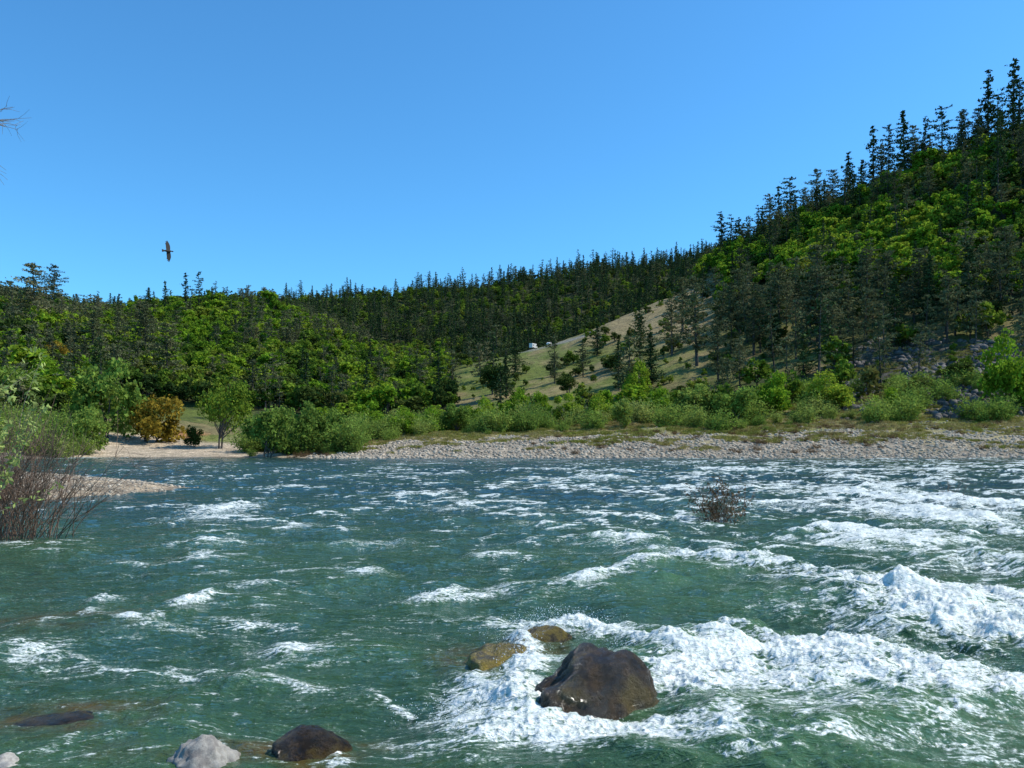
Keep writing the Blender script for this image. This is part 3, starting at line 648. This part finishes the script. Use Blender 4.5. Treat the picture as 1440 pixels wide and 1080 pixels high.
g.tube(tr,[.14,.12,.09,.06,.04],0,7)
r=np.random.default_rng(11)
def br(p,d,l,th,dep):
    e=p+d*l;m_=(p+e)/2+r.normal(0,.05,3)*l;g.tube([p,m_,e],[th,th*.8,th*.6],0,4)
    if dep>0:
        for j in range(3):
            dd=d+r.normal(0,.5,3);dd/=np.linalg.norm(dd);br(p+(e-p)*r.uniform(.5,1),dd,l*.65,th*.6,dep-1)
br(tr[4],np.array([.9,0,.05]),.82,.014,4);br(tr[4],np.array([.85,0,-.05]),.76,.012,3);br(tr[3],np.array([-.5,.3,.8]),1.2,.03,4);br(tr[2],np.array([-.7,-.1,.6]),1.3,.03,4)
obj('bare_tree',g.mesh('btree',[M_tw2]))
# ------------------------------------------------------------ spray
def ico(rad,sub,mat,nm):
    bm=bmesh.new();bmesh.ops.create_icosphere(bm,subdivisions=sub,radius=rad);me=bpy.data.meshes.new(nm);bm.to_mesh(me);bm.free();me.materials.append(mat);return me
md_,nt,out=newmat('droplet');p=N(nt,'ShaderNodeBsdfPrincipled');p.inputs['Base Color'].default_value=(.85,.88,.88,1);p.inputs['Roughness'].default_value=.15;L(nt,p.outputs[0],out.inputs[0])
c_dr=proto_coll('droplet_kinds',[ico(1,1,md_,'drop')])
pts=[]
for (fx,fy,hw,hh,hz,n) in [(790,900,70,12,.30,2200),(735,950,30,50,.28,2000),(900,925,50,14,.18,900),(720,1015,110,30,.15,1800),(840,1040,90,10,.10,700),(1290,872,60,20,.30,2200),(1380,890,70,20,.26,1700),(1100,935,160,14,.22,2600),(1300,960,120,16,.16,1100),(612,848,34,7,.14,250),(270,856,18,6,.12,200),(1090,812,80,6,.18,500),(850,824,60,8,.14,300),(315,718,30,6,.2,160),(1330,728,70,14,.25,300)]:
    cx,cy=W(fx,fy);X=cx+R.normal(0,hw*.6/F*cy,n);Yv=cy+R.normal(0,.5*hh/F*cy*cy/CAMH*.6,n)
    pts.append(np.column_stack([X,Yv,.04+hz*R.random(n)**2.2+.5*hz*np.exp(-((X-cx)/(hw/F*cy))**2)*.5]))
P=np.concatenate(pts);n=len(P);s_=.002+.005*R.random(n)**3
scatter('water_spray',P,np.zeros((n,3)),np.stack([s_,s_,s_*1.2],1),1,c_dr,61)
# ------------------------------------------------------------ bird
mb,nt,out=newmat('bird_feathers');p=N(nt,'ShaderNodeBsdfPrincipled');tcb=N(nt,'ShaderNodeTexCoord');nn_=noise_n(nt,tcb.outputs['Object'],12,3);L(nt,mixc(nt,nn_.outputs[0],(.010,.008,.006),(.025,.020,.017)),p.inputs['Base Color']);p.inputs['Roughness'].default_value=.8;L(nt,p.outputs[0],out.inputs[0])
bird=obj('soaring_bird',None)
bm=bmesh.new();bmesh.ops.create_uvsphere(bm,u_segments=14,v_segments=10,radius=1)
for v in bm.verts:
    c0=v.co;tt=c0.y;rad=.072*(1-.35*tt) if tt<0 else .072*(1-.3*tt)
    v.co=Vector((c0.x*rad,tt*.27,c0.z*rad))
bmesh.ops.create_icosphere(bm,subdivisions=2,radius=.045,matrix=Matrix.Translation((0,.28,.012)))
bmesh.ops.create_cone(bm,segments=8,radius1=.018,radius2=.002,depth=.06,matrix=Matrix.Translation((0,.335,.0))@Matrix.Rotation(-math.pi/2,4,'X'))
me=bpy.data.meshes.new('bird_body');bm.to_mesh(me);bm.free();me.materials.append(mb);obj('body',me,parent=bird)
def flat(name,outl,th,dih=0):
    bm=bmesh.new();vs=[bm.verts.new((x_,y_,abs(x_)*dih+.02-0.06*max(0,abs(x_)-.35))) for x_,y_ in outl];f=bm.faces.new(vs)
    e=bmesh.ops.extrude_face_region(bm,geom=[f]);bmesh.ops.translate(bm,verts=[v for v in e['geom'] if isinstance(v,bmesh.types.BMVert)],vec=(0,0,th))
    bmesh.ops.recalc_face_normals(bm,faces=bm.faces);me=bpy.data.meshes.new(name);bm.to_mesh(me);bm.free();me.materials.append(mb);obj(name,me,parent=bird)
wing=[(.04,.13),(.2,.17),(.36,.18),(.5,.13),(.66,.05),(.645,.025),(.56,.055),(.65,-.02),(.62,-.04),(.54,.01),(.60,-.08),(.57,-.09),(.50,-.04),(.50,-.12),(.36,-.10),(.2,-.12),(.04,-.12)]
flat('wing_right',wing,.012,.15);flat('wing_left',[(-a_,b_) for a_,b_ in wing][::-1],.012,.15)
flat('tail',[(-.03,-.2),(.03,-.2),(.09,-.42),(.045,-.44),(0,-.43),(-.045,-.44),(-.09,-.42)],.01)
Yb=50;bird.location=((237-720)/F*Yb,Yb,CAMH+(620-353)/F*Yb)
fw=Vector((.55,.8,.1)).normalized();spn=Vector((-.05,-.08,1)).normalized();spn=(spn-fw*spn.dot(fw)).normalized();upv=spn.cross(fw)
bird.rotation_euler=Matrix((spn,fw,upv)).transposed().to_euler()
# ------------------------------------------------------------ vehicles on the bench road
def pm(nm,c,ro=.4):
    m,nt,out=newmat(nm);p=N(nt,'ShaderNodeBsdfPrincipled');tcx=N(nt,'ShaderNodeTexCoord');q=noise_n(nt,tcx.outputs['Object'],3,3)
    L(nt,mixc(nt,q.outputs[0],tuple(v*.85 for v in c),c),p.inputs['Base Color']);p.inputs['Roughness'].default_value=ro;L(nt,p.outputs[0],out.inputs[0]);return m
mw=pm('white_paint',(.66,.66,.64));mg=pm('dark_glass',(.02,.025,.03),.1);mt=pm('tyre',(.02,.02,.02),.9)
def prism(name,prof,wd,mat,parent,loc=(0,0,0)):
    bm=bmesh.new();vs=[bm.verts.new((x_,-wd/2,z_)) for x_,z_ in prof];f=bm.faces.new(vs)
    e=bmesh.ops.extrude_face_region(bm,geom=[f]);bmesh.ops.translate(bm,verts=[v for v in e['geom'] if isinstance(v,bmesh.types.BMVert)],vec=(0,wd,0))
    bmesh.ops.recalc_face_normals(bm,faces=bm.faces)
    if mat is mw: bmesh.ops.bevel(bm,geom=bm.edges[:],offset=.06,segments=2,affect='EDGES')
    me=bpy.data.meshes.new(name);bm.to_mesh(me);bm.free();me.materials.append(mat);return obj(name,me,loc,parent=parent)
def vehicle(name,px,Y,prof,gl,wheels,wd,rot,scl=1):
    X=(px-720)/F*Y;Z=float(height(np.array([X]),np.array([Y]))[0])+.05
    root=obj(name,None,(X,Y,Z),(0,0,rot),(scl,scl,scl));prism('body',prof,wd,mw,root)
    for i,gp_ in enumerate(gl): prism('window_%d'%i,gp_,wd+.04,mg,root)
    for i,wx_ in enumerate(wheels):
        for sgn in (-1,1):
            bm=bmesh.new();bmesh.ops.create_cone(bm,cap_ends=True,segments=16,radius1=.38,radius2=.38,depth=.25,matrix=Matrix.Rotation(math.pi/2,4,'X'))
            me=bpy.data.meshes.new('wheel');bm.to_mesh(me);bm.free();me.materials.append(mt);obj('wheel_%d%s'%(i,'l' if sgn>0 else 'r'),me,(wx_,sgn*(wd/2-.05),.38),parent=root)
vehicle('camper_van',750,350,[(-3,.4),(3,.4),(3,1.3),(2.3,1.6),(1.9,2.3),(2.2,3),(-3,3)],[[(-2.2,1.6),(-1,1.6),(-1,2.2),(-2.2,2.2)],[(1.2,1.4),(2.2,1.4),(1.8,2.1),(1.2,2.1)]],(-1.9,2),2.3,1.0,.72)
vehicle('parked_car',773,351,[(-2.2,.35),(2.2,.35),(2.25,.85),(1.1,1.0),(.5,1.5),(-1.2,1.5),(-2.1,1.0)],[[(-1.3,1.02),(.85,1.02),(.42,1.4),(-1.1,1.4)]],(-1.4,1.4),1.8,1.1,.85)
# ------------------------------------------------------------ light, sky, camera
AZ=math.radians(84);EL_=math.radians(48)
sd=Vector((math.sin(AZ)*math.cos(EL_),math.cos(AZ)*math.cos(EL_),math.sin(EL_)))
li=bpy.data.lights.new('sun','SUN');li.energy=5.0;li.angle=math.radians(.53);li.color=(1,.94,.83)
so=bpy.data.objects.new('sun',li);sc.collection.objects.link(so);so.rotation_euler=(-sd).to_track_quat('-Z','Y').to_euler();so.location=(0,0,100)
w=bpy.data.worlds.new('World');sc.world=w;w.use_nodes=True;nt=w.node_tree;nt.nodes.clear()
sk=nt.nodes.new('ShaderNodeTexSky');sk.sky_type='NISHITA';sk.sun_disc=False;sk.sun_elevation=EL_;sk.sun_rotation=AZ;sk.air_density=1.0;sk.dust_density=.3;sk.ozone_density=3.0
vm=nt.nodes.new('ShaderNodeVectorMath');vm.operation='MULTIPLY';vm.inputs[1].default_value=(.52,1.15,1.48);L(nt,sk.outputs[0],vm.inputs[0])
bgn=nt.nodes.new('ShaderNodeBackground');bgn.inputs[1].default_value=.145;wo=nt.nodes.new('ShaderNodeOutputWorld')
L(nt,vm.outputs[0],bgn.inputs[0]);L(nt,bgn.outputs[0],wo.inputs[0])
cam=bpy.data.cameras.new('camera');co=bpy.data.objects.new('camera',cam);sc.collection.objects.link(co);sc.camera=co
co.location=(0,0,CAMH);co.rotation_euler=(math.pi/2,0,0);cam.sensor_width=36;cam.lens=36*F/1440;cam.shift_y=80/1440;cam.clip_end=8000;cam.clip_start=.05
sc.view_settings.view_transform='Standard';sc.view_settings.look='None';sc.view_settings.exposure=0
